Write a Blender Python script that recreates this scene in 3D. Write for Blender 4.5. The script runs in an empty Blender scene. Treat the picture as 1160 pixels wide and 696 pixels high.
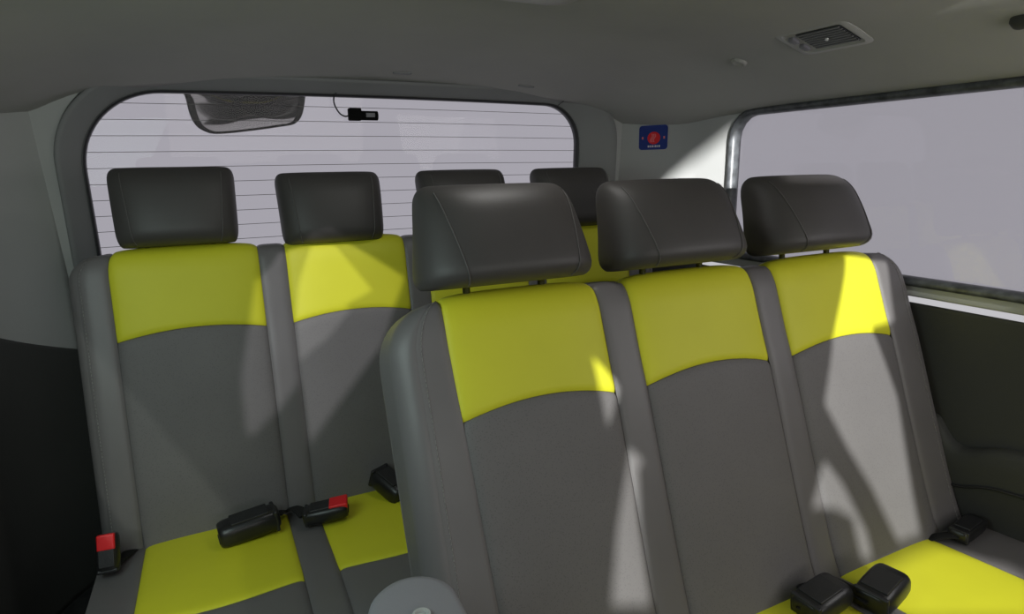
import bpy, bmesh, math, random
import numpy as np
from mathutils import Vector, Matrix
C = bpy.context.scene
COL = C.collection
ZC = 1.25                                   # eye height above the cabin floor
rnd = random.Random(3)

# ------------------------------------------------------------------ materials
def newmat(name):
    m = bpy.data.materials.new(name); m.use_nodes = True
    nt = m.node_tree
    return m, nt, nt.nodes, nt.links, nt.nodes['Principled BSDF']

def fabric(name, col, rough=.6, var=.08, vscale=6, bump=.15, bscale=400, spec=.4, sheen=0, coat=0, perforated=False):
    m, nt, N, L, P = newmat(name)
    P.inputs['Roughness'].default_value = rough
    P.inputs['Specular IOR Level'].default_value = spec
    P.inputs['Sheen Weight'].default_value = sheen
    P.inputs['Coat Weight'].default_value = coat
    tc = N.new('ShaderNodeTexCoord')
    n1 = N.new('ShaderNodeTexNoise'); n1.inputs['Scale'].default_value = vscale; n1.inputs['Detail'].default_value = 4
    L.new(tc.outputs['Object'], n1.inputs['Vector'])
    r = N.new('ShaderNodeValToRGB')
    a = [max(0, c*(1-var)) for c in col]; b = [min(1, c*(1+var)) for c in col]
    r.color_ramp.elements[0].color = (*a, 1); r.color_ramp.elements[0].position = .3
    r.color_ramp.elements[1].color = (*b, 1); r.color_ramp.elements[1].position = .7
    L.new(n1.outputs['Fac'], r.inputs['Fac'])
    n2 = N.new('ShaderNodeTexNoise'); n2.inputs['Scale'].default_value = bscale; n2.inputs['Detail'].default_value = 2
    L.new(tc.outputs['Object'], n2.inputs['Vector'])
    bp = N.new('ShaderNodeBump'); bp.inputs['Strength'].default_value = bump; bp.inputs['Distance'].default_value = .002
    if perforated:
        v = N.new('ShaderNodeTexVoronoi'); v.inputs['Scale'].default_value = 230; v.inputs['Randomness'].default_value = .9
        L.new(tc.outputs['Object'], v.inputs['Vector'])
        mr = N.new('ShaderNodeMapRange'); mr.inputs[1].default_value = .18; mr.inputs[2].default_value = .32
        mr.inputs[3].default_value = .80; mr.inputs[4].default_value = 1
        L.new(v.outputs['Distance'], mr.inputs[0])
        mx = N.new('ShaderNodeMix'); mx.data_type = 'RGBA'; mx.blend_type = 'MULTIPLY'; mx.inputs[0].default_value = 1
        L.new(r.outputs['Color'], mx.inputs[6]); L.new(mr.outputs[0], mx.inputs[7])
        L.new(mx.outputs[2], P.inputs['Base Color'])
        ad = N.new('ShaderNodeMath'); ad.operation = 'ADD'
        L.new(n2.outputs['Fac'], ad.inputs[0]); L.new(mr.outputs[0], ad.inputs[1])
        L.new(ad.outputs[0], bp.inputs['Height'])
    else:
        L.new(r.outputs['Color'], P.inputs['Base Color'])
        L.new(n2.outputs['Fac'], bp.inputs['Height'])
    L.new(bp.outputs['Normal'], P.inputs['Normal'])
    return m

M = {}
M['leather'] = fabric('grey_leather', (.150, .141, .142), .44, .05, 7, .12, 700, .42)
M['leather_perf'] = fabric('grey_perforated_leather', (.148, .140, .140), .60, .04, 7, .10, 700, .35, perforated=True)
M['leather_dark'] = fabric('dark_headrest_leather', (.060, .055, .053), .50, .05, 9, .12, 700, .42)  # darker grey than the seat leather
M['yellow'] = fabric('lime_yellow_leather', (.66, .645, .03), .52, .03, 6, .10, 700, .35)
M['stitch'] = fabric('grey_thread', (.24, .23, .22), .7, .05)
M['stitch_dark'] = fabric('dark_thread', (.10, .093, .09), .7, .05)
M['headliner'] = fabric('grey_headliner_cloth', (.40, .395, .37), .95, .03, 5, .35, 900, .1)
M['pillar'] = fabric('grey_pillar_plastic', (.42, .425, .41), .7, .03, 4, .04, 300, .3)
M['dark_trim'] = fabric('charcoal_and_shaded_trim', (.055, .056, .052), .65, .05, 4, .2, 500, .35)
M['frame'] = fabric('grey_tailgate_plastic', (.23, .232, .23), .6, .03, 4, .15, 500, .35)
M['black'] = fabric('black_plastic', (.014, .014, .015), .35, .1, 20, .1, 300, .5)
M['matt_black'] = fabric('matt_black_plastic', (.007, .007, .007), .85, .1, 20, .05, 300, .08)
M['rubber'] = fabric('black_rubber', (.02, .02, .022), .45, .2, 30, .2, 200, .5)
M['seal'] = fabric('worn_grey_window_seal', (.075, .08, .085), .4, .5, 40, .2, 200, .5)
M['red'] = fabric('red_plastic', (.80, .02, .025), .35, .05)
M['grey_plastic'] = fabric('mid_grey_plastic', (.22, .215, .235), .55, .04, 6, .15, 500, .4)
M['webbing'] = fabric('black_webbing', (.02, .02, .02), .8, .1, 40, .4, 300, .2)
M['carpet'] = fabric('dark_carpet', (.03, .03, .03), .95, .2, 30, 1, 200, .1)
M['blue'] = fabric('blue_sticker', (.012, .035, .22), .4, .05)
M['white'] = fabric('white_print', (.75, .75, .75), .5, .02)
M['pink'] = fabric('pale_red_print', (.85, .22, .22), .5, .02)
M['lamp'] = fabric('grey_lamp_plastic', (.40, .395, .375), .45, .03); M['louvre'] = fabric('grey_louvre_plastic', (.17, .17, .165), .5, .03)
M['post'] = fabric('dark_chromed_steel', (.16, .16, .165), .25, .02); M['post'].node_tree.nodes['Principled BSDF'].inputs['Metallic'].default_value = 1
M['line'] = fabric('heater_line', (.10, .095, .095), .6, .05)
M['mirror'] = fabric('convex_mirror_glass', (.42, .41, .39), .12, .02, 4, 0); M['mirror'].node_tree.nodes['Principled BSDF'].inputs['Metallic'].default_value = 1

def glassmat(name, tint, refl, haze, hazecol):
    m = bpy.data.materials.new(name); m.use_nodes = True
    nt = m.node_tree; N = nt.nodes; L = nt.links
    N.remove(N['Principled BSDF']); out = N['Material Output']
    tr = N.new('ShaderNodeBsdfTransparent'); tr.inputs['Color'].default_value = (*tint, 1)
    gl = N.new('ShaderNodeBsdfGlossy'); gl.inputs['Roughness'].default_value = .02
    df = N.new('ShaderNodeBsdfTranslucent'); df.inputs['Color'].default_value = (*hazecol, 1)
    fr = N.new('ShaderNodeFresnel'); fr.inputs['IOR'].default_value = refl
    m1 = N.new('ShaderNodeMixShader')
    tc = N.new('ShaderNodeTexCoord'); ns = N.new('ShaderNodeTexNoise'); ns.inputs['Scale'].default_value = 3; ns.inputs['Detail'].default_value = 5
    L.new(tc.outputs['Object'], ns.inputs['Vector'])
    mr = N.new('ShaderNodeMapRange'); mr.inputs[3].default_value = haze*.7; mr.inputs[4].default_value = haze*1.3
    L.new(ns.outputs['Fac'], mr.inputs[0]); L.new(mr.outputs[0], m1.inputs[0])
    L.new(tr.outputs[0], m1.inputs[1]); L.new(df.outputs[0], m1.inputs[2])
    ge = N.new('ShaderNodeNewGeometry'); iv = N.new('ShaderNodeMath'); iv.operation = 'SUBTRACT'; iv.inputs[0].default_value = 1
    L.new(ge.outputs['Backfacing'], iv.inputs[1]); ml = N.new('ShaderNodeMath'); ml.operation = 'MULTIPLY'
    L.new(iv.outputs[0], ml.inputs[0]); L.new(fr.outputs[0], ml.inputs[1])
    m2 = N.new('ShaderNodeMixShader'); L.new(ml.outputs[0], m2.inputs[0])
    L.new(m1.outputs[0], m2.inputs[1]); L.new(gl.outputs[0], m2.inputs[2])
    L.new(m2.outputs[0], out.inputs['Surface'])
    return m
M['glass'] = glassmat('tinted_window_glass', (.80, .79, .82), 1.75, .06, (.8, .8, .8))
M['rear_glass'] = glassmat('rear_window_glass', (.84, .83, .86), 1.22, .012, (.8, .8, .8))
M['outer_filter'] = glassmat('dark_sun_filter', (.50, .49, .51), 1.3, .02, (.4, .4, .4))  # for the added pane that weakens the sun on the rear bench
M['dimmed_glass'] = glassmat('dimmed_glass', (.27, .28, .27), 1.3, .02, (.3, .3, .3))  # unseen left pane, darkened to hold the sun off the rear bench
M['inner_filter'] = glassmat('mid_sun_filter', (.70, .69, .71), 1.3, .02, (.4, .4, .4))  # lighter tint for the added pane over that patch's bright core

# ------------------------------------------------------------------ mesh helpers
def mk(name, verts, faces, mat, parent=None, org=(0, 0, 0), smooth=True, solid=0, bevel=0, sub=0, angle=None, weld=False):
    """verts in eye-relative coordinates; org is the thing's base point in the same coordinates"""
    me = bpy.data.meshes.new(name)
    v = [(p[0]-org[0], p[1]-org[1], p[2]-org[2]) for p in verts]
    me.from_pydata(v, [], [tuple(f) for f in faces]); me.update()
    if weld:
        b_ = bmesh.new(); b_.from_mesh(me); bmesh.ops.remove_doubles(b_, verts=b_.verts, dist=2e-4); bmesh.ops.recalc_face_normals(b_, faces=b_.faces); b_.to_mesh(me)
        if weld is not True:
            mean = sum((p.normal*p.area for p in me.polygons), Vector())
            if mean.dot(Vector(weld)) < 0: me.flip_normals(); b_.free()
    o = bpy.data.objects.new(name, me); COL.objects.link(o)
    mats = mat if isinstance(mat, list) else [mat]
    for m_ in mats: me.materials.append(m_)
    if smooth:
        me.polygons.foreach_set('use_smooth', [True]*len(me.polygons))
    if parent is None:
        o.location = (org[0], org[1], org[2]+ZC)
    else:
        o.parent = parent
    if solid:
        s = o.modifiers.new('solid', 'SOLIDIFY'); s.thickness = solid; s.offset = -1
    if bevel:
        b = o.modifiers.new('bevel', 'BEVEL'); b.width = bevel; b.segments = 3; b.limit_method = 'ANGLE'; b.angle_limit = math.radians(35)
        w = o.modifiers.new('wn', 'WEIGHTED_NORMAL')
    if sub:
        s = o.modifiers.new('sub', 'SUBSURF'); s.levels = sub; s.render_levels = sub
    if angle:
        me.set_sharp_from_angle(angle=math.radians(angle))
    return o

def empty(name, loc):
    o = bpy.data.objects.new(name, None); COL.objects.link(o)
    o.location = (loc[0], loc[1], loc[2]+ZC); o.empty_display_size = .05
    return o
def tag(o, label=None, cat=None, group=None, kind=None):
    if label: o['label'] = label
    if cat: o['category'] = cat
    if group: o['group'] = group
    if kind: o['kind'] = kind
    return o

def gridfaces(nr, nc, off=0, flip=False, wrap=False):
    F = []
    for i in range(nr-1):
        for j in range(nc if wrap else nc-1):
            k = (j+1) % nc
            q = (off+i*nc+j, off+i*nc+k, off+(i+1)*nc+k, off+(i+1)*nc+j)
            F.append(q[::-1] if flip else q)
    return F

class MB:
    def __init__(s): s.v = []; s.f = []
    def add(s, v, f):
        o = len(s.v); s.v += [tuple(p) for p in v]; s.f += [tuple(i+o for i in q) for q in f]
    def box(s, c, d, R=None):
        x, y, z = d[0]/2, d[1]/2, d[2]/2
        v = [Vector((a*x, b*y, e*z)) for a in (-1, 1) for b in (-1, 1) for e in (-1, 1)]
        if R is not None: v = [R @ p for p in v]
        s.add([(p.x+c[0], p.y+c[1], p.z+c[2]) for p in v],
              [(0, 1, 3, 2), (4, 6, 7, 5), (0, 4, 5, 1), (2, 3, 7, 6), (0, 2, 6, 4), (1, 5, 7, 3)])
    def tube(s, pts, r, n=8, flat=None, up=(0, 0, 1)):
        """round tube, or a flat ribbon when flat=(half width, half thickness)"""
        P = [Vector(p) for p in pts]; m = len(P); V = []
        for i, p in enumerate(P):
            t = (P[min(i+1, m-1)]-P[max(i-1, 0)]).normalized()
            a = t.cross(Vector(up))
            if a.length < 1e-4: a = t.cross(Vector((1, 0, 0)))
            a.normalize(); b = a.cross(t).normalized()
            ra, rb = (r, r) if flat is None else flat
            for k in range(n):
                th = 2*math.pi*k/n
                V.append(p+a*ra*math.cos(th)+b*rb*math.sin(th))
        F = gridfaces(m, n, wrap=True)
        F.append(tuple(range(n))[::-1] if False else tuple(range(n)))
        F.append(tuple(range((m-1)*n, m*n))[::-1])
        s.add(V, F)
    def build(s, name, mat, parent=None, **k): return mk(name, s.v, s.f, mat, parent, **k)

def extrude_poly(pts, d0, d1, axis):
    """closed prism: pts are 2-D, axis says which coordinate is the extrusion"""
    n = len(pts)
    def P(a, b, d): return {'x': (d, a, b), 'y': (a, d, b), 'z': (a, b, d)}[axis]
    V = [P(a, b, d0) for a, b in pts]+[P(a, b, d1) for a, b in pts]
    F = [tuple(range(n)), tuple(range(2*n-1, n-1, -1))]+[(i, i+n, (i+1) % n+n, (i+1) % n) for i in range(n)]
    return V, F

def rrect(x0, x1, z0, z1, r, n=8):
    """rounded rectangle outline; r is one radius or four (x0z0, x1z0, x1z1, x0z1)"""
    rr = r if isinstance(r, (tuple, list)) else (r,)*4
    P = []
    for (cx, cz, a0, q) in ((x0+rr[0], z0+rr[0], 180, rr[0]), (x1-rr[1], z0+rr[1], 270, rr[1]), (x1-rr[2], z1-rr[2], 0, rr[2]), (x0+rr[3], z1-rr[3], 90, rr[3])):
        for k in range(n+1):
            a = math.radians(a0+90*k/n); P.append((cx+q*math.cos(a), cz+q*math.sin(a)))
    return P
def resample(P, n):
    Q = np.array(P+[P[0]]); d = np.r_[0, np.cumsum(np.linalg.norm(np.diff(Q, axis=0), axis=1))]
    t = np.linspace(0, d[-1], n, endpoint=False)
    return [(float(np.interp(a, d, Q[:, 0])), float(np.interp(a, d, Q[:, 1]))) for a in t]

# ------------------------------------------------------------------ upholstered surfaces
def smooth_profile(pts, n=140):
    P = np.array(pts, float); m = len(P)
    out = []
    for i in range(m-1):
        p0, p1, p2, p3 = P[max(i-1, 0)], P[i], P[i+1], P[min(i+2, m-1)]
        for t in np.linspace(0, 1, 14, endpoint=False):
            out.append(.5*((2*p1)+(-p0+p2)*t+(2*p0-5*p1+4*p2-p3)*t*t+(-p0+3*p1-3*p2+p3)*t**3))
    out.append(P[-1]); Q = np.array(out)
    d = np.r_[0, np.cumsum(np.linalg.norm(np.diff(Q, axis=0), axis=1))]
    t = np.linspace(0, d[-1], n)
    R = np.c_[np.interp(t, d, Q[:, 0]), np.interp(t, d, Q[:, 1])]
    T = np.gradient(R, t, axis=0); T /= np.linalg.norm(T, axis=1)[:, None]
    return t, R, T

class Pad:
    """an upholstered slab: a side profile (Y,z) swept across X, with rounded sides"""
    def __init__(s, prof, xL, xR, r, thick, corner=.07, panels=(), puff=.008, bolster=.0, up=None):
        s.t, s.R, s.T = smooth_profile(prof)
        s.xL, s.xR, s.r, s.thick, s.panels, s.puff, s.bolster = xL, xR, r, thick, panels, puff, bolster
        a = np.array(up if up is not None else (s.R[int(len(s.R)*.45)]-s.R[0])); a = a/np.linalg.norm(a)
        s.a = a; s.b = np.array([a[1], -a[0]])
        h = s.R@a; s.hmax = h.max(); s.vtop = float(s.t[h.argmax()]); s.corner = corner
        s.len = s.t[-1]
    def prof(s, v):
        p = np.array([np.interp(v, s.t, s.R[:, 0]), np.interp(v, s.t, s.R[:, 1])])
        T = np.array([np.interp(v, s.t, s.T[:, 0]), np.interp(v, s.t, s.T[:, 1])])
        return p, np.array([-T[1], T[0]])
    def v_at_z(s, z):
        k = np.argmax(s.R[:, 1]); return float(np.interp(z, s.R[:k+1, 1], s.t[:k+1]))
    def v_at_y(s, y):
        k = np.argmax(s.R[:, 0]); return float(np.interp(y, s.R[:k+1, 0], s.t[:k+1]))
    def at(s, u, v, push=0):
        p, n = s.prof(v)
        h = p@s.a if v < s.vtop else s.hmax
        t = max(0, h-(s.hmax-s.corner)); ins = s.corner-math.sqrt(max(0, s.corner**2-t*t))
        ins = min(ins, s.corner*.85)
        r = s.r; x = u; d = 0; side = 0
        for xe, sg in ((s.xL, 1), (s.xR, -1)):
            q = (xe+sg*r-u)*sg
            if q > 0:
                if q < math.pi*r/2:
                    x = xe+sg*(r-r*math.sin(q/r)); d = r-r*math.cos(q/r); side = sg*math.sin(q/r)
                else:
                    x = xe; d = r+q-math.pi*r/2; side = sg
            w = max(0, 1-abs((x-xe))/.12)
            x += sg*ins*w*w*(3-2*w) if abs(x-xe) < .12 else 0
        for a, b in s.panels:
            if a < u < b:
                k = 2*(u-a)/(b-a)-1; push += s.puff*(1-k**4)
        off = (p-s.R[0])@s.b
        base = -min(0, min((s.R-s.R[0])@s.b))
        avail = max(0, s.thick-(off+base)) if d > 0 else 0
        d = min(d, avail)
        q = p+s.b*d+n*push*(1-abs(side))
        return (x+(-side*push), q[0], q[1])
    def patch(s, name, mat, parent, org, u0, u1, v0, v1, nu=14, nv=50, groove=(1, 1, 1, 1), g=.0052, gw=.006, extra=0, solid=.012):
        """u0,u1: numbers or functions of v; v0,v1: numbers or functions of u"""
        f = lambda q: (q if callable(q) else (lambda *_: q))
        u0, u1, v0, v1 = f(u0), f(u1), f(v0), f(v1)
        def samples(n):
            e = [0, .004, .012, .025, .045, .075]
            return e+list(np.linspace(.11, .89, n))+[1-x for x in e[::-1]]
        S, Tt = samples(nu), samples(nv); V = []
        vm = v0((u0(0)+u1(0))/2); vM = v1((u0(0)+u1(0))/2)
        for t in Tt:
            vn = vm+(vM-vm)*t
            for q in S:
                u = u0(vn)+(u1(vn)-u0(vn))*q
                a, b = v0(u), v1(u); v = a+(b-a)*t
                W = u1(vn)-u0(vn); Hh = b-a
                ds = [q*W if groove[0] else 9, (1-q)*W if groove[1] else 9, t*Hh if groove[2] else 9, (1-t)*Hh if groove[3] else 9]
                push = extra-sum(k*g*math.exp(-(x/gw)**1.3) for k, x in zip(groove, ds) if k)
                V.append(s.at(u, v, push))
        return mk(name, V, gridfaces(len(Tt), len(S)), mat, parent, org, solid=solid)
    def seamline(s, u, v0, v1, push, n=60):
        return [s.at(u(v) if callable(u) else u, v, push) for v in np.linspace(v0, v1, n)]
    def stitches(s, u, v0, v1, push, step=.009, ln=.0062, r=.0009):
        m = MB(); v = v0
        while v+ln < v1:
            m.tube([s.at(u, v, push), s.at(u, v+ln*.5, push+.0006), s.at(u, v+ln, push)], r, 5); v += step
        return m
    def shell(s, name, mat, parent, org, v0, v1, inset=.004, nx=20, nv=30):
        """the rear cover"""
        V = []; vs = np.linspace(v0, v1, nv)
        for v in vs:
            p, n = s.prof(v)
            off = (p-s.R[0])@s.b+(-min(0, min((s.R-s.R[0])@s.b)))
            d = max(0, s.thick-off-.003)
            h = p@s.a; t = max(0, h-(s.hmax-s.corner)); ins = min(s.corner-math.sqrt(max(0, s.corner**2-t*t)), s.corner*.85)
            q = p+s.b*d
            for k in np.linspace(0, 1, nx):
                V.append((s.xL+ins+.002+(s.xR-s.xL-2*ins-.004)*k, q[0]-(.012 if k in (0, 1) else 0), q[1]))
        return mk(name, V, gridfaces(nv, nx, flip=True), mat, parent, org, solid=.012)

def headrest(parent, org, cx, y, z0, w, h, dep, tilt, mat, stitch, lean=0, wtop=.86, wbot=.97, ny=28, nt=64, seam=(.46, .95), wedge=.62, bz=.21, postdx=.075, postlen=.09):
    """cushion hull with the seam lines of its side panels; y,z0 = centre of the bottom"""
    V = []; rows = []
    ts = [0, .006, .02, .045, .085, .14, .2]+list(np.linspace(.27, .73, 9))+[.79, .845, .89, .93, .96, .982, .995, 1]
    ca, sa = math.cos(tilt), math.sin(tilt)
    def ring(t):
        cap_b = (1-((bz-t)/bz)**2.4)**(1/2.2) if t < bz else 1
        cap_t = (1-max(0, (t-.66)/.34)**2.6)**(1/2.3) if t > .66 else 1
        capw = (1-max(0, (t-.80)/.20)**2.8)**(1/2.8) if t > .80 else 1
        a = w/2*(wbot+(wtop-wbot)*t)*(.89+.11*cap_b)*max(.80, .80+.20*capw if t > .80 else 1)
        b = dep*max(.0, cap_t)*(.38+.62*cap_b)*(1.0-wedge*.45*t)
        if t <= 0: a, b = a*.95, b*.9
        if t >= 1: b = .0015
        c = wedge*dep*.30*t-.006*math.sin(math.pi*min(1, t*1.1))
        return a, b, c, t*h
    def pt(a, b, c, zz, th, out=0):
        front = math.sin(th) < 0
        X = (a+out)*math.copysign(abs(math.cos(th))**(.62 if front else .5), math.cos(th))
        Yy = ((b*(.62 if front else .38))+out)*math.copysign(abs(math.sin(th))**(.86 if front else .7), math.sin(th))+c
        yy = Yy*ca+zz*sa; z2 = zz*ca-Yy*sa
        return (cx+X, y+yy, z0+z2)
    for t in ts:
        a, b, c, zz = ring(t)
        V += [pt(a, b, c, zz, 2*math.pi*k/nt) for k in range(nt)]
    F = gridfaces(len(ts), nt, wrap=True)
    F.append(tuple(range(nt))[::-1]); F.append(tuple(range((len(ts)-1)*nt, len(ts)*nt)))
    hr = mk('headrest', V, F, mat, parent, org)
    for sg in (-1, 1):
        line = [pt(*ring(t), -math.pi/2+sg*(seam[0]+(seam[1]-seam[0])*t**1.4), .0006) for t in np.linspace(.02, .90, 40)]
        m = MB(); m.tube(line, .0014, 6); m.build('seam', stitch, hr, org=org)
    for sg in (-1, 1):
        m = MB(); px = cx+sg*postdx
        m.tube([(px, y+.004+.02*sa, z0+.025), (px, y-.010*sa, z0-postlen)], .0072, 12); m.build('post', M['post'], hr, org=org)
        m = MB(); q = (px, y+.002, z0-.024)
        m.tube([(px, q[1], q[2]-.03), (px, q[1], q[2])], .013, 14); m.build('post_sleeve', M['black'], hr, org=org)
    return hr

def bench(name, label, prof, xL, xR, panels, arch, cush, ucush, hr_args, side_seam, r, thick, corner, left_edge=None):
    org = ((xL+xR)/2, prof[0][0]-.15, -1.25)
    T = empty(name, org); tag(T, label, 'seat', None)
    pad = Pad(prof, xL, xR, r, thick, corner, panels, .010)
    za, zc = arch
    v1 = pad.len
    # seat panels (the yellow top of each wraps over the back's upper edge)
    edges = []
    for i, (a, b) in enumerate(panels):
        vb = (lambda u, a=a, b=b: pad.v_at_z(zc+(za-zc)*(2*(u-a)/(b-a)-1)**2))
        u0 = a if not (i == 0 and left_edge) else (lambda v, a=a: a+left_edge*max(0, 1-v/pad.vtop))
        low = pad.patch('back_panel', M['leather_perf'], T, org, u0, b, 0, vb, 18, 40)
        pad.patch('yellow_panel', M['yellow'], T, org, u0, b, vb, v1, 18, 34)
    # the strips between them and the outer bolsters
    for (a, b), (c, d) in zip(panels[:-1], panels[1:]):
        pad.patch('divider', M['leather'], T, org, b, c, 0, v1, 8, 70, extra=.001)
    sl = xL+r+side_seam; sr = xR-r-side_seam
    aL = panels[0][0] if not left_edge else (lambda v: panels[0][0]+left_edge*max(0, 1-v/pad.vtop))
    bl = pad.patch('bolster', M['leather'], T, org, sl, aL, 0, v1, 8, 70, groove=(.35, 1, 1, 1), extra=.001)
    br = pad.patch('bolster', M['leather'], T, org, panels[-1][1], sr, 0, v1, 8, 70, groove=(1, .35, 1, 1), extra=.001)
    arc = math.pi*r/2+(thick-r)
    s1 = pad.patch('side_panel', M['leather'], T, org, xL+r-arc, sl, 0, v1, 16, 70, groove=(0, .35, 0, 0), extra=.001)
    s2 = pad.patch('side_panel', M['leather'], T, org, sr, xR-r+arc, 0, v1, 16, 70, groove=(.35, 0, 0, 0), extra=.001)
    for sd, us in ((bl, (sl+.009,)), (br, (sr-.009,))):
        for u in us:
            pad.stitches(u, .02, pad.vtop-.02, .0010).build('stitching', M['stitch'], sd, org=org)
    pad.shell('back_cover', M['leather'], T, org, 0, pad.vtop)
    # cushion
    cp = Pad(cush['prof'], xL, xR, .03, .17, .0001, ucush, .008, up=(0, 1))
    yb = cush['edge']
    for (a, b) in ucush:
        vb = (lambda u, a=a, b=b: cp.v_at_y(yb[0]+(yb[1]-yb[0])*(1-(2*(u-a)/(b-a)-1)**2)))
        cp.patch('cushion_front', M['leather'], T, org, a, b, 0, vb, 16, 30)
        cp.patch('yellow_cushion', M['yellow'], T, org, a, b, vb, cp.len, 16, 30)
    for (a, b), (c, d) in zip(ucush[:-1], ucush[1:]):
        cp.patch('cushion_divider', M['leather'], T, org, b, c, 0, cp.len, 8, 50, extra=.001)
    cp.patch('cushion_side', M['leather'], T, org, xL+.03-.15, ucush[0][0], 0, cp.len, 14, 50, groove=(0, 1, 1, 1))
    cp.patch('cushion_side', M['leather'], T, org, ucush[-1][1], xR-.03+.15, 0, cp.len, 14, 50, groove=(1, 0, 1, 1))
    # frame and feet below
    y0, y1 = cush['prof'][0][0]+.03, prof[0][0]+.12
    m = MB(); m.box(((xL+xR)/2, (y0+y1)/2, -1.065), (xR-xL-.06, y1-y0, .05)); m.build('seat_frame', M['black'], T, org=org, bevel=.008)
    for fx in (xL+.12, xR-.12):
        for fy in (y0+.05, y1-.05):
            m = MB(); m.box((fx, fy, -1.17), (.05, .06, .158)); m.build('foot', M['black'], T, org=org, bevel=.006)
    for a in hr_args: headrest(T, org, **a)
    return T, pad, cp, org

# ------------------------------------------------------------------ the two benches
P2 = [(.735, -1.00), (.772, -.92), (.800, -.86), (.838, -.76), (.888, -.62), (.945, -.46), (.975, -.385), (1.000, -.318), (1.018, -.272), (1.040, -.243), (1.068, -.238), (1.095, -.258), (1.112, -.30)]
panels2 = [(.358, .694), (.770, 1.119), (1.192, 1.560)]
hd2 = dict(w=.375, h=.194, dep=.185, tilt=.18, wtop=.82, postdx=.080,  mat=M['leather_dark'], stitch=M['stitch_dark'])
hr2 = [dict(cx=.503, y=1.058, z0=-.217, **hd2), dict(cx=.913, y=1.058, z0=-.217, **hd2), dict(cx=1.338, y=1.058, z0=-.217, **hd2)]
cush2 = dict(prof=[(.27, -1.07), (.25, -1.0), (.265, -.93), (.32, -.893), (.45, -.887), (.62, -.897), (.78, -.91), (.84, -.925)], edge=(.40, .38))
B2, pad2, cpad2, org2 = bench('bench_seat', 'nearer grey and yellow three-place leather bench seat beside the right side window', P2, .262, 1.690, panels2, (-.440, -.418), cush2,
              [(.345, .694), (.770, 1.119), (1.192, 1.515)], hr2, -.006, .045, .120, .105, left_edge=.026)

P3 = [(1.590, -1.00), (1.603, -.94), (1.618, -.875), (1.642, -.76), (1.677, -.59), (1.700, -.48), (1.722, -.385), (1.740, -.29), (1.752, -.228), (1.768, -.198), (1.795, -.190), (1.822, -.205), (1.838, -.25)]
panels3 = [(-.229, .112), (.180, .510), (.575, .905), (.970, 1.300)]
hd3 = dict(w=.305, h=.198, dep=.13, tilt=.16, mat=M['leather_dark'], stitch=M['stitch_dark'], wtop=.94, wbot=.90, seam=(.62, .75), wedge=.2)
hr3 = [dict(cx=c, y=1.785, z0=z, **hd3) for c, z in ((-.066, -.180), (.318, -.199), (.715, -.199), (1.105, -.199))]
cush3 = dict(prof=[(1.10, -1.07), (1.075, -1.0), (1.09, -.92), (1.14, -.882), (1.28, -.876), (1.45, -.885), (1.62, -.895), (1.68, -.91)], edge=(1.285, 1.262))
B3, pad3, cpad3, org3 = bench('bench_seat', 'rearmost grey and yellow four-place leather bench seat below the rear window', P3, -.315, 1.42, panels3, (-.400, -.381), cush3,
              [(-.225, .105), (.180, .510), (.575, .905), (.970, 1.300)], hr3, -.028, .045, .14, .07)

# folding armrest on the aisle side of the nearer bench
def armrest():
    pts = [(.143, .40)]
    n = 18
    cx, hw = .198, .064
    out = [(cx-hw, .36), (cx+hw, .36), (cx+hw, .735)]
    out += [(cx+hw*math.cos(a), .735+.055*math.sin(a)) for a in np.linspace(0, math.pi, n)[1:-1]]
    out += [(cx-hw, .735)]
    # loft with a rounded top edge
    V = []; m = len(out); lv = [(-.70, 1.0), (-.610, 1.0), (-.598, .988), (-.592, .965), (-.589, .925), (-.588, .80)]
    ctr = (cx, .56)
    for z, k in lv:
        for (a, b) in out:
            ins = 1-k
            dx = a-cx; V.append((cx+dx*k, b-(ins*.06 if b > .5 else -ins*.06), z+(b-.735)*.10))
    F = gridfaces(len(lv), m, wrap=True)
    F.append(tuple(range(m))[::-1]); F.append(tuple(range((len(lv)-1)*m, len(lv)*m)))
    o = mk('armrest', V, F, M['grey_plastic'], B2, org2, angle=60); tag(o, 'rounded grey plastic armrest')
    b = MB(); cz = -.5875
    ring = []; 
    for z, rr in ((cz-.002, .0125), (cz+.003, .0125), (cz+.003, .0095), (cz-.001, .0085)):
        ring += [(.200+rr*math.cos(2*math.pi*k/24), .705+rr*math.sin(2*math.pi*k/24), z) for k in range(24)]
    F = gridfaces(4, 24, wrap=True); F.append(tuple(range(72, 96)))
    mk('screw_cap', ring, F, M['pillar'], o, org2, angle=40)
    h = MB(); h.tube([(.215, .60, -.68), (.235, .80, -.72), (.252, .90, -.74)], .02, 12); h.build('hinge', M['black'], o, org=org2)
armrest()

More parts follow.
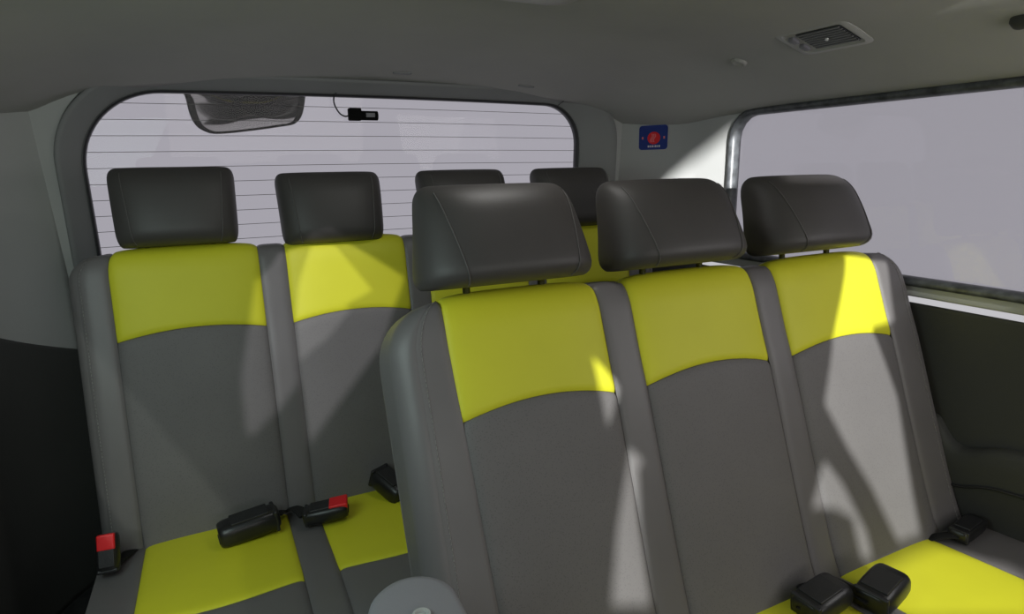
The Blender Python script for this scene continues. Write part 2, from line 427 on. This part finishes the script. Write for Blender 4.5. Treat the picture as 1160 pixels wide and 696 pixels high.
# ------------------------------------------------------------------ seat belt buckles
def buckle(name, label, loc, rz, tilt, red, L=.105, W=.058, H=.036, stalk=None, roll=0, group=None, cat='seat belt buckle'):
    T = empty(name, loc); tag(T, label, cat, group)
    R = Matrix.Rotation(rz, 3, 'Z') @ Matrix.Rotation(tilt, 3, 'Y') @ Matrix.Rotation(roll, 3, 'X')
    def W2(p): q = R @ Vector(p); return (q.x+loc[0], q.y+loc[1], q.z+loc[2])
    # body: rounded-rectangle sections along local X
    secs = [(-.5, .62, .66), (-.47, .80, .80), (-.40, .94, .94), (-.1, 1, 1), (.25, 1.0, 1.0), (.40, .97, .95), (.47, .90, .86), (.5, .80, .74)]
    V = []; n = 28
    for s, a, b in secs:
        out = resample(rrect(-W/2*a, W/2*a, -H/2*b, H/2*b, H*.36*min(a, b), 5), n)
        V += [W2((s*L, p, q)) for p, q in out]
    F = gridfaces(len(secs), n, wrap=True); F.append(tuple(range(n))[::-1]); F.append(tuple(range((len(secs)-1)*n, len(secs)*n)))
    body = mk('buckle_body', V, F, M['black'], T, loc, angle=70)
    def lbox(nm, c, d, mat, par, bev=.002):
        m = MB(); m.box((0, 0, 0), d); vv = [W2((p[0]+c[0], p[1]+c[1], p[2]+c[2])) for p in m.v]
        return mk(nm, vv, m.f, mat, par, loc, bevel=bev)
    lbox('tongue_slot', (L*.5, 0, -H*.16), (.004, W*.55, H*.12), M['rubber'], body, .0005)
    lbox('face_plate', (-.02*L, 0, H*.47), (L*.62, W*.70, .006), M['rubber'], body)
    lbox('collar', (-L*.43, 0, 0), (.010, W*.90, H*.92), M['rubber'], body, .004)
    if red:
        o = lbox('release_button', (L*.31, 0, H*.36), (L*.42, W*.78, H*.44), M['red'], T, .004); o['label'] = 'red release button'
    if stalk:
        m = MB(); p0 = Vector(W2((-L*.46, 0, 0))); p1 = Vector(stalk)
        mid = (p0+p1)/2+Vector((0, 0, .012))
        pts = [(1-t)**2*p0+2*t*(1-t)*mid+t*t*p1 for t in np.linspace(0, 1, 10)]
        m.tube(pts, .01, 8, flat=(.016, .003)); m.build('strap', M['webbing'], T, org=loc)
    return T
R_ = math.radians
# rear bench
buckle('belt_buckle', 'large plain black belt buckle lying across the left yellow cushion of the rear bench', (.010, 1.52, -.850), R_(186), R_(4), False, .140, .070, .060, stalk=(.095, 1.60, -.88))
buckle('belt_buckle', 'black belt buckle with red button on its top, between the rear yellow cushions', (.190, 1.50, -.852), R_(-12), R_(-6), True, .11, .062, .04, stalk=(.12, 1.62, -.885))
buckle('belt_buckle', 'black belt buckle partly hidden behind the nearer bench, on the rear yellow cushion', (.372, 1.555, -.850), R_(-62), R_(20), False, .110, .066, .060, stalk=(.37, 1.65, -.88))
buckle('belt_buckle', 'upright belt buckle with red button at the far left end of the rear bench', (-.284, 1.52, -.835), R_(84), R_(-68), True, .085, .046, .034, stalk=(-.25, 1.63, -.90))
# nearer bench
buckle('belt_buckle', 'left glossy black belt buckle of the pair at the foot of the nearer bench', (1.040, .715, -.870), R_(2), R_(-8), False, .110, .076, .052, stalk=(1.10, .80, -.90))
buckle('belt_buckle', 'right glossy black belt buckle of the pair at the foot of the nearer bench', (1.172, .675, -.868), R_(10), R_(-8), False, .110, .076, .052, stalk=(1.14, .80, -.90))

buckle('belt_buckle', 'matt black belt buckle in the shade at the right end of the nearer bench', (1.595, .735, -.885), R_(8), R_(0), False, .12, .05, .035, stalk=(1.50, .78, -.915))

# ------------------------------------------------------------------ body shell
XC = .58
def ceil_z(x, y):
    t = abs(x-XC)
    z = .365-.05*min(t/.8, 1.2)**2
    if t > .78: z -= .115*min(1, (t-.78)/.34)**1.7
    if y > 1.45: z -= .075*((y-1.45)/.72)**1.8
    return z
YS = .95                                    # the unseen roof ahead of this has added openings that shape the sun
xs = np.linspace(-.58, 1.74, 60); ys = np.linspace(YS, 2.185, 50)
V = [(x, y, ceil_z(x, y)) for y in ys for x in xs]
F = gridfaces(50, 60, flip=True)
XS = float(xs[21]); YF = .50                # right of XS the smooth headliner reaches further forward
off = len(V); yb = np.linspace(YF, YS, 14); V += [(x, y, ceil_z(x, y)) for y in yb for x in xs[21:]]
F += gridfaces(14, 39, off, flip=True)
from mathutils.geometry import tessellate_polygon
def holed(outer, holes):
    loops = [outer]+holes
    tris = tessellate_polygon([[Vector((a, b, 0)) for a, b in l] for l in loops])
    return [p for l in loops for p in l], [tuple(t) for t in tris]
SUN_CUTS = dict(A1=[(1.123, 0.089), (1.259, 0.031), (1.138, -0.292), (1.038, -0.302), (0.985, -0.614), (0.89, -0.888), (0.767, -1.253), (0.684, -1.246), (0.711, -0.992), (0.714, -0.787), (0.73, -0.574), (0.889, -0.293), (1.02, -0.084)],  # outlines cut so that the sun lands in set patches inside
    A2=[(0.639, -0.788), (0.644, -0.906), (0.622, -1.129), (0.579, -1.262), (0.551, -1.254), (0.6, -1.082), (0.575, -1.022), (0.529, -0.992), (0.501, -0.99)],
    A3=[(0.242, -0.18), (0.257, -0.256), (0.259, -0.315), (0.231, -0.373), (0.164, -0.472), (0.204, -0.327)],
    A4=[(0.193, -0.531), (0.206, -0.607), (0.169, -0.644), (0.101, -0.82), (0.008, -1.113), (-0.067, -1.061), (0.055, -0.795)],
    CU=[(.54, -1.276), (.668, -1.266), (.77, -1.272), (.86, -1.43), (.70, -1.54), (.42, -1.40)],
    SILL=[(1.312, -0.041), (1.313, -0.349), (1.295, -0.406), (1.295, -0.092)],
    R3=[(-0.126, 0.887), (0.014, 0.901), (0.127, 0.661), (-0.08, 0.298), (-0.44, -0.125), (-0.347, 0.186), (-0.438, 0.077), (-0.565, -0.06), (-0.46, 0.269), (-0.263, 0.711), (-0.191, 0.786)])
R3A = [(-0.05, 0.882), (-0.006, 0.84), (0.009, 0.596), (-0.089, 0.54), (-0.078, 0.519), (-0.199, 0.383), (-0.312, 0.293), (-0.245, 0.497), (-0.158, 0.692)]
outer = [(-.58, -1.75), (1.74, -1.75)]+[(float(x), YF) for x in xs[:20:-1]]+[(float(x), YS) for x in xs[21::-1]]
P, T3 = holed(outer, list(SUN_CUTS.values()))
off = len(V); V += [(a, b, ceil_z(a, b) if (b > YS-.001 or abs(b-YF) < .001) else .36) for a, b in P]
def up_to_down(t):
    a, b, c = [P[k] for k in t]
    return t if (b[0]-a[0])*(c[1]-a[1])-(b[1]-a[1])*(c[0]-a[0]) < 0 else t[::-1]
F += [tuple(k+off for k in up_to_down(t)) for t in T3]
ce = mk('ceiling', V, F, M['headliner'], solid=.02, weld=(0, 0, -1)); tag(ce, kind='structure')
# added tinted panes that weaken the sun through one of the openings
P, T3 = holed(SUN_CUTS['R3'], [R3A])
V = [(a, b, (.366)) for a, b in P]
tag(mk('sun_filter_1', V, [up_to_down(t) for t in T3], M['outer_filter'], smooth=False, solid=.004), kind='structure')
P, T3 = holed(R3A, [])
V = [(a, b, (.366)) for a, b in P]
tag(mk('sun_filter_2', V, [up_to_down(t) for t in T3], M['inner_filter'], smooth=False, solid=.004), kind='structure')
# unseen front wall, added with an opening cut to shape the low light
P, T3 = holed([(-.6, -1.25), (1.74, -1.25), (1.74, .42), (-.6, .42)], [[(0.089, 0.237), (0.208, 0.355), (0.215, 0.228), (0.096, 0.232)]])
V = [(a, -1.7, b) for a, b in P]
tag(mk('front_light_mask', V, T3, M['dark_trim'], smooth=False, solid=.01), kind='structure')

m = MB(); m.box((.58, .5, -1.27), (2.5, 4.2, .04)); tag(m.build('floor', M['carpet'], smooth=False), kind='structure')

# plan curve of the side walls: flat, then the rear pillar turning in to the tailgate
def wall_plan(y, k=.16):                            # inset from the flat wall
    t = max(0, y-1.62)
    return .012*(t/.3)+k*(max(0, y-1.85)/.38)**2.0 if t > 0 else 0
def wx(side, y, z):
    b = wall_plan(y)
    if z < -.34: b += .05*min(1, (-.34-z)/.35)**2*0 + .0
    return (1.70-b) if side > 0 else (-.56+wall_plan(y, .20))
def side_wall(side, name, hole, rad, mat):
    y0, y1, z0, z1 = -1.75, 1.78, (-.36 if side > 0 else -.52), .40
    V = []; F = []
    n = 160
    hp = resample(rrect(*hole, rad, 10), n)
    cyc, czc = (hole[0]+hole[1])/2, (hole[2]+hole[3])/2
    op = []
    for (a, b) in hp:                         # matching point on the outer rectangle
        da, db = a-cyc, b-czc
        k = min(abs(((y1 if da > 0 else y0)-cyc)/da) if abs(da) > 1e-6 else 1e9, abs(((z1 if db > 0 else z0)-czc)/db) if abs(db) > 1e-6 else 1e9)
        op.append((cyc+da*k, czc+db*k))
    for c in ((y0, z0), (y1, z0), (y1, z1), (y0, z1)):
        i = min(range(n), key=lambda j: (op[j][0]-c[0])**2+(op[j][1]-c[1])**2); op[i] = c
    K = 8; 
    for k in range(K+1):
        for (h, o) in zip(hp, op):
            a = h[0]+(o[0]-h[0])*k/K; b = h[1]+(o[1]-h[1])*k/K
            V.append((wx(side, a, b), a, b))
    F += gridfaces(K+1, n, wrap=True, flip=side > 0)
    off = len(V); yy = np.linspace(y1, 2.25 if side > 0 else 2.185, 26); zz = sorted({b for a, b in op if abs(a-y1) < 1e-6})
    V += [(wx(side, a, b), a, b) for a in yy for b in zz]
    F += gridfaces(26, len(zz), off, flip=side > 0)
    o = mk(name, V, F, mat, solid=.025, weld=(-side, 0, 0)); tag(o, kind='structure')
    return o
side_wall(1, 'wall_right', (-.35, 1.685, -.322, .174), (.05, .05, .09, .06), M['pillar'])
side_wall(-1, 'wall_left', (-.75, 1.30, -.322, .166), (.05, .05, .09, .06), M['pillar'])

def lower_panel(side, name, zt, inward):
    yy = np.r_[np.linspace(-1.75, 1.7, 20), np.linspace(1.74, 2.25, 22)]
    V = []
    for y in yy:
        ztop = zt(y)
        zz = [ztop, ztop-.004, ztop-.012, ztop-.03]+list(np.linspace(ztop-.07, -1.26, 26))
        for z in zz:
            t = ztop-z
            b = .004 if t > .002 else 0
            b += inward*(min(1, t/.35))**1.5
            x = (1.70-wall_plan(y)-b) if side > 0 else (-.56+wall_plan(y, .20)+b)
            V.append((x, y, z))
    o = mk(name, V, gridfaces(len(yy), len(zz), flip=side < 0), M['dark_trim'], solid=.02, weld=(-side, 0, 0)); tag(o, kind='structure')
    return o
lower_panel(1, 'trim_1', lambda y: -.376, .0)  # right panel's dark colour puts in the shade below the sill
lower_panel(-1, 'trim_2', lambda y: min(-.36, -.418-.52*(y-2)), .0)

# moulded arm ledge of the right wall, with its dip
def ledge():
    top = [(1.30, -.66), (1.05, -.655), (.93, -.655), (.885, -.662), (.865, -.69), (.845, -.715), (.82, -.725), (.79, -.718), (.755, -.70), (.72, -.69), (.66, -.683), (.58, -.675), (.40, -.665), (.0, -.655), (-.6, -.655)]
    P = np.array(top); t = np.linspace(0, len(P)-1, 90)
    ty = np.interp(t, range(len(P)), P[:, 0]); tz = np.interp(t, range(len(P)), P[:, 1])
    # smooth
    for _ in range(6):
        tz[1:-1] = (tz[:-2]+2*tz[1:-1]+tz[2:])/4
    sec = [(0, .0), (-.018, .0), (-.030, -.006), (-.036, -.02), (-.038, -.05), (-.030, -.16), (-.022, -.30), (-.016, -.56)]
    V = []
    for y, z in zip(ty, tz):
        for a, b in sec: V.append((1.70+a, y, max(z+b, -1.245)))
    F = gridfaces(len(ty), len(sec))
    m = len(sec); F.append(tuple(range(m))); F.append(tuple(range(len(V)-m, len(V)))[::-1])
    o = mk('trim_3', V, F, M['dark_trim'], angle=50); tag(o, kind='structure')
    b = MB(); b.tube([(1.661, y, z-.10) for y, z in zip(ty[::3], tz[::3])], .0035, 6); tag(b.build('trim_4', M['rubber']), kind='structure')
ledge()

# right window: seal and pane; left window the same
def side_window(side, name, hole, rad, gm='glass'):
    n = 160; x = 1.70 if side > 0 else -.56; s = side
    lv = [(.008, .004), (.007, -.006), (.001, -.009), (-.007, -.006), (-.011, .002), (-.011, .020), (-.008, .03)]
    V = []
    for (g, dx) in lv:
        P = resample(rrect(hole[0]-g, hole[1]+g, hole[2]-g, hole[3]+g, [r+g for r in rad], 10), n)
        V += [(x-wall_plan(a)*s+dx*s, a, b) for a, b in P]
    T = empty(name, (x, (hole[0]+hole[1])/2, hole[2])); tag(T, kind='structure')
    org = (x, (hole[0]+hole[1])/2, hole[2])
    mk('window_seal', V, gridfaces(len(lv), n, wrap=True, flip=side < 0), M['seal'], T, org, solid=.003)
    P = resample(rrect(hole[0]-.006, hole[1]+.006, hole[2]-.006, hole[3]+.006, [r+.006 for r in rad], 10), n)
    V, F = extrude_poly(P, x+.020*s, x+.024*s, 'x'); mk('glass_pane', V, F, M[gm], T, org, smooth=False)
side_window(1, 'window_2', (-.35, 1.685, -.322, .174), (.05, .05, .09, .06))
side_window(-1, 'window_3', (-.75, 1.30, -.322, .166), (.05, .05, .09, .06), 'dimmed_glass')

# tailgate: trim ring round the rear window, pane, heater lines
WY = 2.215
def rear():
    n = 240
    inner = (-.312, 1.392, -.50, .252); rin = (.12, .12, .155, .23)
    outer = (-.362, 1.540, -.60, .289); rout = (.14, .14, .18, .25)
    V = []; K = [(0, WY+.012, 0), (0, WY, 0), (.05, WY-.004, 0), (.2, WY-.012, 0), (.8, WY-.052, 0), (.95, WY-.058, 0), (1, WY-.05, 0), (1.0, WY+.03, 0)]
    def crown(p):                             # the upper edge bows slightly
        x, z = p
        return (x, z-.012*((x-.54)/.95)**2 if z > 0 else z)
    for k, y, _ in K:
        R = [a+(b-a)*k for a, b in zip(inner, outer)]; rr = [a+(b-a)*k for a, b in zip(rin, rout)]
        V += [(crown(p)[0], y-.05*crown(p)[1], crown(p)[1]) for p in resample(rrect(*R, rr, 14), n)]
    T = empty('window_1', (.54, WY, -.5)); tag(T, kind='structure'); org = (.54, WY, -.5)
    mk('window_frame', V, gridfaces(len(K), n, wrap=True), M['frame'], T, org, solid=.004)
    # black rubber lip inside the trim
    V = []
    for g, y in ((.003, WY-.003), (-.006, WY-.005), (-.011, WY+.004), (-.011, WY+.022)):
        V += [(crown(p)[0], y-.05*crown(p)[1], crown(p)[1]) for p in resample(rrect(inner[0]-g, inner[1]+g, inner[2]-g, inner[3]+g, [r+g for r in rin], 14), n)]
    mk('window_seal', V, gridfaces(4, n, wrap=True), M['rubber'], T, org, solid=.002)
    P = [crown(p) for p in resample(rrect(inner[0]-.02, inner[1]+.02, inner[2]-.02, inner[3]+.02, [r+.02 for r in rin], 14), n)]
    V, F = extrude_poly(P, 0, .004, 'y'); V = [(x, y+WY+.018-.05*z, z) for x, y, z in V]
    mk('glass_pane', V, F, M['rear_glass'], T, org, smooth=False)
    # joint lines on the trim
    z = .205
    k = 0
    while z > -.46:
        x0, x1 = -.325, 1.405
        if z > .06: 
            x0 += .20*max(0, (z-.03)/.22)**2.6; x1 -= .16*max(0, (z-.08)/.17)**2.6
        m = MB(); pts = [(x, WY+.015-.05*z-.0, z+.004*math.sin((x-x0)/(x1-x0)*math.pi)) for x in np.linspace(x0, x1, 24)]
        m.tube(pts, .00085, 5); m.build('heater_line', M['line'], T, org=org); z -= .047
    for (a, b) in (((-.075, .283), (-.068, .250)), ((1.31, .268), (1.285, .235))):
        m = MB(); m.tube([(a[0], WY-.061-.05*a[1], a[1]+.002), ((a[0]+b[0])/2, WY-.036-.05*b[1], (a[1]+b[1])/2), (b[0], WY-.008-.05*b[1], b[1])], .0011, 6); m.build('joint_line', M['rubber'], T, org=org)
    # tailgate panel below and around
    V = []; o2 = (-.62, 1.76, -1.25, .33)
    A = resample(rrect(*outer, rout, 14), n)
    cx, cz = .57, -.2; Bp = []
    for a, b in A:
        da, db = a-cx, b-cz
        kk = min(abs(((o2[1] if da > 0 else o2[0])-cx)/da) if abs(da) > 1e-6 else 1e9, abs(((o2[3] if db > 0 else o2[2])-cz)/db) if abs(db) > 1e-6 else 1e9)
        Bp.append((cx+da*kk, cz+db*kk))
    for c in ((o2[0], o2[2]), (o2[1], o2[2]), (o2[1], o2[3]), (o2[0], o2[3])):
        i = min(range(n), key=lambda j: (Bp[j][0]-c[0])**2+(Bp[j][1]-c[1])**2); Bp[i] = c
    for k in np.linspace(0, 1, 5):
        V += [(a[0]+(b[0]-a[0])*k, WY-.046-.05*a[1], a[1]+(b[1]-a[1])*k) for a, b in zip(A, Bp)]
    tag(mk('wall_back', V, gridfaces(5, n, wrap=True), M['pillar'], solid=.03, smooth=False, weld=(0, -1, 0)), kind='structure')
rear()

# ------------------------------------------------------------------ backing mirror outside the rear glass
def backing_mirror():
    loc = (.17, 2.42, .215)
    T = empty('backing_mirror', loc); tag(T, 'black framed convex backing mirror hanging behind the upper left of the rear window', 'mirror')
    def outline(k):
        P = [(-.185, .12), (.185, .135), (.192, .07), (.172, -.035), (.10, -.062), (-.09, -.092), (-.150, -.082), (-.178, -.04), (-.188, .04)]
        Q = []
        N = len(P)
        for i in range(N):
            p0, p1, p2, p3 = [np.array(P[(i+j) % N]) for j in (-1, 0, 1, 2)]
            for t in np.linspace(0, 1, 6, endpoint=False):
                Q.append(.5*((2*p1)+(-p0+p2)*t+(2*p0-5*p1+4*p2-p3)*t*t+(-p0+3*p1-3*p2+p3)*t**3))
        return [(q[0]*k, (q[1]-.02)*k+.02) for q in resample([tuple(q) for q in Q], 72)]
    tl = -.62
    def W(a, y, b): return (loc[0]+a, loc[1]+y*math.cos(tl)+b*math.sin(tl), loc[2]+b*math.cos(tl)-y*math.sin(tl))
    V = []
    for k, y in ((.84, -.006), (.87, -.018), (.96, -.020), (1, -.008), (1, .012), (.96, .03), (.8, .055), (.5, .068), (.1, .072)):
        V += [W(a, y, b) for a, b in outline(k)]
    F = gridfaces(9, 72, wrap=True, flip=True); F.append(tuple(range(8*72, 9*72))[::-1])
    mk('mirror_housing', V, F, M['matt_black'], T, loc)
    V = []
    ks = [.87, .8, .6, .4, .2, .03]
    for k in ks: V += [W(a, -.010-.045*(1-k*k), b) for a, b in outline(k)]
    F = gridfaces(len(ks), 72, wrap=True, flip=True); F.append(tuple(range((len(ks)-1)*72, len(ks)*72))[::-1])
    mk('mirror_glass', V, F, M['mirror'], T, loc)
    m = MB(); m.tube([(loc[0]+.02, loc[1]+.05, loc[2]+.04), (loc[0]+.02, loc[1]+.06, loc[2]+.12), (loc[0]+.02, loc[1]-.02, loc[2]+.2)], .012, 10); m.build('mirror_arm', M['black'], T, org=loc)
backing_mirror()

# ------------------------------------------------------------------ rear camera on the glass
def rear_cam():
    y = WY-.012
    loc = (.50, y, .185)
    T = empty('rear_camera', loc); tag(T, 'small black camera with thin cable stuck to the top of the rear window', 'camera')
    m = MB(); m.box((.488, y-.014, .184), (.042, .030, .040)); b = m.build('camera_mount', M['matt_black'], T, org=loc, bevel=.004)
    m = MB(); m.tube([(.500, y-.014, .181), (.565, y-.014, .181)], .0155, 18, up=(0, 0, 1)); c = m.build('camera_barrel', M['matt_black'], T, org=loc, angle=40)
    m = MB(); m.box((.538, y-.0285, .182), (.030, .004, .014)); m.build('lens_window', M['grey_plastic'], c, org=loc, bevel=.001)
    m = MB()
    pts = [(.468, y-.010, .180), (.455, y-.010, .178), (.438, y-.010, .188), (.424, y-.010, .215), (.424, y-.010, .238), (.436, y-.006, .256), (.45, y-.004, .27)]
    P = np.array(pts); q = []
    for i in range(len(P)-1):
        p0, p1, p2, p3 = P[max(i-1, 0)], P[i], P[i+1], P[min(i+2, len(P)-1)]
        for t in np.linspace(0, 1, 6, endpoint=False): q.append(tuple(.5*((2*p1)+(-p0+p2)*t+(2*p0-5*p1+4*p2-p3)*t*t+(-p0+3*p1-3*p2+p3)*t**3)))
    m.tube(q, .0026, 8); m.build('cable', M['rubber'], T, org=loc)
rear_cam()

# ------------------------------------------------------------------ sticker on the right rear pillar
SY0, SHW = 2.045, .056
def on_wall(yy, zz, lift):
    """point on the flat sheet spanning the slightly hollow pillar"""
    ya, yb = SY0-SHW, SY0+SHW
    xa, xb = wx(1, ya, zz), wx(1, yb, zz)
    k = (yy-ya)/(yb-ya); nrm = Vector((-(yb-ya), xb-xa, 0)).normalized()
    return (xa+(xb-xa)*k+nrm.x*lift, yy+nrm.y*lift, zz)
def sticker():
    y0, z0 = 2.045, .108
    loc = on_wall(y0, z0, 0)
    T = empty('sticker', loc); tag(T, 'blue square sticker with a red disc on the grey rear pillar', 'sticker')
    hw, hh = .056, .047
    def patch(pts, lift, nm, mat, par, thick=.0006):
        n = len(pts); V = [on_wall(y0-a, z0+b, lift+thick) for a, b in pts]+[on_wall(y0-a, z0+b, lift) for a, b in pts]
        F = [tuple(range(n)), tuple(range(2*n-1, n-1, -1))]+[(i, i+n, (i+1) % n+n, (i+1) % n) for i in range(n)]
        return mk(nm, V, F, mat, par, loc, smooth=False)
    # grid base so that it follows the curved pillar
    P = rrect(-hw, hw, -hh, hh, .012, 5)
    base = patch(P, .0015, 'sticker_sheet', M['blue'], T)
    disc = [(.003+.025*math.cos(a), -.002+.024*math.sin(a)) for a in np.linspace(0, 2*math.pi, 30, endpoint=False)]
    patch(disc, .0024, 'red_disc', M['red'], base)
    # pale swirl on the disc
    for k in (-1, 0, 1):
        sw = [(-.004+.010*k*.6+.004*math.sin(3*t)+.0016, .016*t-.002) for t in np.linspace(-1, 1, 9)]
        sw += [(a-.0032, b) for a, b in sw[::-1]]
        patch([(a+.004, b) for a, b in sw], .0032, 'disc_mark', M['pink'], base)
    for a, w in ((-.020, .006), (-.011, .005), (-.003, .006), (.007, .006), (.015, .004), (.022, .006)):
        patch(rrect(a, a+w, -.038, -.030, .001, 2), .0024, 'print_mark', M['white'], base)
    for a in (-.044, .040):
        patch(rrect(a, a+.006, -.006, .004, .001, 2), .0024, 'print_mark', M['pink'], base)
sticker()

# ------------------------------------------------------------------ headliner fittings
def ceil_frame(x, y):
    e = .004
    dx = Vector((1, 0, (ceil_z(x+e, y)-ceil_z(x-e, y))/(2*e))).normalized(); dy = Vector((0, 1, (ceil_z(x, y+e)-ceil_z(x, y-e))/(2*e))).normalized()
    n = dy.cross(dx).normalized()
    return Vector((x, y, ceil_z(x, y))), dx, dy, n
def on_ceiling(x, y, rot, mb_list, name, label, cat, group=None):
    o, dx, dy, n = ceil_frame(x, y)
    if n.z > 0: n = -n
    ca, sa = math.cos(rot), math.sin(rot)
    ex = dx*ca+dy*sa; ey = dy*ca-dx*sa
    W = lambda p: tuple(o+ex*p[0]+ey*p[1]+n*p[2])
    T = empty(name, tuple(o)); tag(T, label, cat, group); last = T
    for nm, V, F, mat, par, kw in mb_list:
        q = mk(nm, [W(p) for p in V], F, mat, T if par is None else made[par], tuple(o), **kw)
        made[nm] = q
    return T
made = {}
def ring_loft(levels, n=64, cap=True):
    """levels: (half x, half y, r, depth)"""
    V = []
    for hx, hy, r, d in levels: V += [(a, b, d) for a, b in resample(rrect(-hx, hx, -hy, hy, r, 6), n)]
    F = gridfaces(len(levels), n, wrap=True)
    if cap: F.append(tuple(range((len(levels)-1)*n, len(levels)*n)))
    return V, F
# reading lamp
L = []
V, F = ring_loft([(.070, .100, .020, -.002), (.070, .100, .020, .003), (.067, .097, .018, .005), (.056, .084, .012, .0055), (.054, .082, .010, .003), (.05, .08, .01, .002)])
L.append(('lamp_bezel', V, F, M['lamp'], None, dict(angle=40)))
V, F = ring_loft([(.046, .062, .006, .002), (.046, .062, .006, .0035)]); V = [(a, b+.014, c) for a, b, c in V]
L.append(('lamp_recess', V, F, M['black'], None, dict(angle=40)))
m = MB()
for k in range(8):
    m.box((-.0385+.011*k, .014, .0045), (.0042, .116, .004))
L.append(('lamp_louvre', m.v, m.f, M['louvre'], None, dict(smooth=False)))
for k, a in enumerate((-.022, .022)):
    V, F = ring_loft([(.014, .008, .003, .002), (.014, .008, .003, .009), (.011, .006, .002, .0105)], 32); V = [(p+a, q-.066, c) for p, q, c in V]
    L.append(('switch', V, F, M['grey_plastic'], None, dict(angle=40)))
V, F = ring_loft([(.004, .004, .0038, .006), (.004, .004, .0038, .0105)], 20); V = [(p, q+.014, c) for p, q, c in V]
L.append(('lamp_screw', V, F, M['white'], None, dict(angle=40)))
LAMP = on_ceiling(1.422, 1.132, math.pi, L, 'ceiling_lamp', 'grey louvred ceiling lamp recessed in the headliner above the right seats', 'lamp')
# round clip
V, F = ring_loft([(.024, .024, .0238, -.001), (.023, .023, .0228, .004), (.018, .018, .0178, .0075), (.014, .014, .0138, .0078), (.012, .012, .0118, .005), (.004, .004, .0038, .0045)], 32)
on_ceiling(1.455, 1.435, 0, [('clip_head', V, F, M['headliner'], None, {})], 'headliner_clip', 'round grey headliner clip just left of the ceiling lamp', 'clip')
# flat clips by the tailgate
V, F = ring_loft([(.032, .008, .007, -.001), (.031, .007, .006, .003), (.02, .004, .003, .0045)], 32)
for x, y, lb in ((.625, 2.07, 'small flat oval clip on the headliner edge above the rear camera'), (1.085, 2.08, 'small flat oval clip on the headliner edge above the right rear headrests')):
    on_ceiling(x, y, 0, [('clip_head', V, F, M['frame'], None, {})], 'headliner_clip', lb, 'clip')
# roof console
V, F = ring_loft([(.20, .20, .05, -.002), (.20, .20, .05, .010), (.193, .193, .045, .016), (.16, .16, .03, .018), (.1, .1, .02, .018)])
L = [('console_bezel', V, F, M['lamp'], None, dict(angle=40))]
V, F = ring_loft([(.10, .10, .02, .017), (.098, .098, .02, .022), (.08, .08, .015, .024)]); L.append(('console_lens', V, F, M['white'], None, dict(angle=40)))
on_ceiling(.575, 1.10, 0, L, 'roof_console', 'pale roof lamp console at the top edge with one corner showing', 'lamp')

# coat hook on the right headliner and on the left pillar
V, F = ring_loft([(.018, .026, .014, -.002), (.017, .025, .013, .008), (.012, .02, .009, .014), (.006, .010, .004, .018)], 40)
on_ceiling(1.505, .735, 0, [('hook_base', V, F, M['dark_trim'], None, {})], 'coat_hook', 'dark grey coat hook on the headliner at the top right corner', 'hook')

# ------------------------------------------------------------------ camera
cam = bpy.data.cameras.new('camera'); co = bpy.data.objects.new('camera', cam); COL.objects.link(co)
Rw = np.array([[0.89721104, -0.11169362, 0.42724335], [-0.44129021, -0.19041877, 0.87692853], [-0.01659217, -0.97532827, -0.22013512]])
mat = Matrix([[Rw[i, 0], -Rw[i, 1], -Rw[i, 2], 0] for i in range(3)]+[[0, 0, 0, 1]])
mat.translation = (0, 0, ZC); co.matrix_world = mat
cam.sensor_width = 36; cam.lens = 700/1160*36; cam.clip_start = .02
C.camera = co

# ------------------------------------------------------------------ light
w = bpy.data.worlds.new('world'); C.world = w; w.use_nodes = True
bg = w.node_tree.nodes['Background']; bg.inputs['Color'].default_value = (.97, .96, 1, 1); bg.inputs['Strength'].default_value = .55

def area(name, loc, aim, sx, sy, power, col):
    l = bpy.data.lights.new(name, 'AREA'); l.shape = 'RECTANGLE'; l.size = sx; l.size_y = sy; l.energy = power; l.color = col
    o = bpy.data.objects.new(name, l); COL.objects.link(o); o.location = (loc[0], loc[1], loc[2]+ZC)
    d = Vector(aim)-Vector(loc); o.rotation_euler = d.to_track_quat('-Z', 'Y').to_euler()
    return o
area('windscreen_daylight', (.6, -1.5, .0), (.8, 1.5, -.4), 1.6, .6, 8.6, (1, .97, .93))
area('right_window_daylight', (1.66, .02, -.05), (.6, .95, -.5), .8, .42, 4.2, (1, .98, .95))
area('left_window_daylight', (-.53, .85, -.05), (.25, 1.5, -.75), 1.0, .42, 6.2, (.80, 1, .96))
area('overhead_fill', (.60, 1.12, .325), (.55, 1.3, -.9), .16, .16, .9, (1, .98, .95))  # added fill that brightens the cushions from below the console
sl = bpy.data.lights.new('sun', 'SUN'); sl.energy = 4.7; sl.angle = R_(.9); sl.color = (.985, 1, .965)
so = bpy.data.objects.new('sun', sl); COL.objects.link(so); so.location = (-1, -3, 5)
so.rotation_euler = Vector((.28, .8, -.5)).to_track_quat('-Z', 'Y').to_euler()
# added spot lamp that throws the bright patch on the right rear pillar
sp = bpy.data.lights.new('pillar_patch_spot', 'SPOT'); sp.energy = 11500; sp.spot_size = R_(7); sp.shadow_soft_size = .04
so = bpy.data.objects.new('pillar_patch_spot', sp); COL.objects.link(so)
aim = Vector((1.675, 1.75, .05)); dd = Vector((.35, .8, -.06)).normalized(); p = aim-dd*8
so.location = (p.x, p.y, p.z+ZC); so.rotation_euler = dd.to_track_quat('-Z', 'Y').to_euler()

C.view_settings.view_transform = 'Standard'; C.view_settings.look = 'None'
C.view_settings.gamma = 1; C.view_settings.use_curve_mapping = False
C.view_settings.exposure = 0
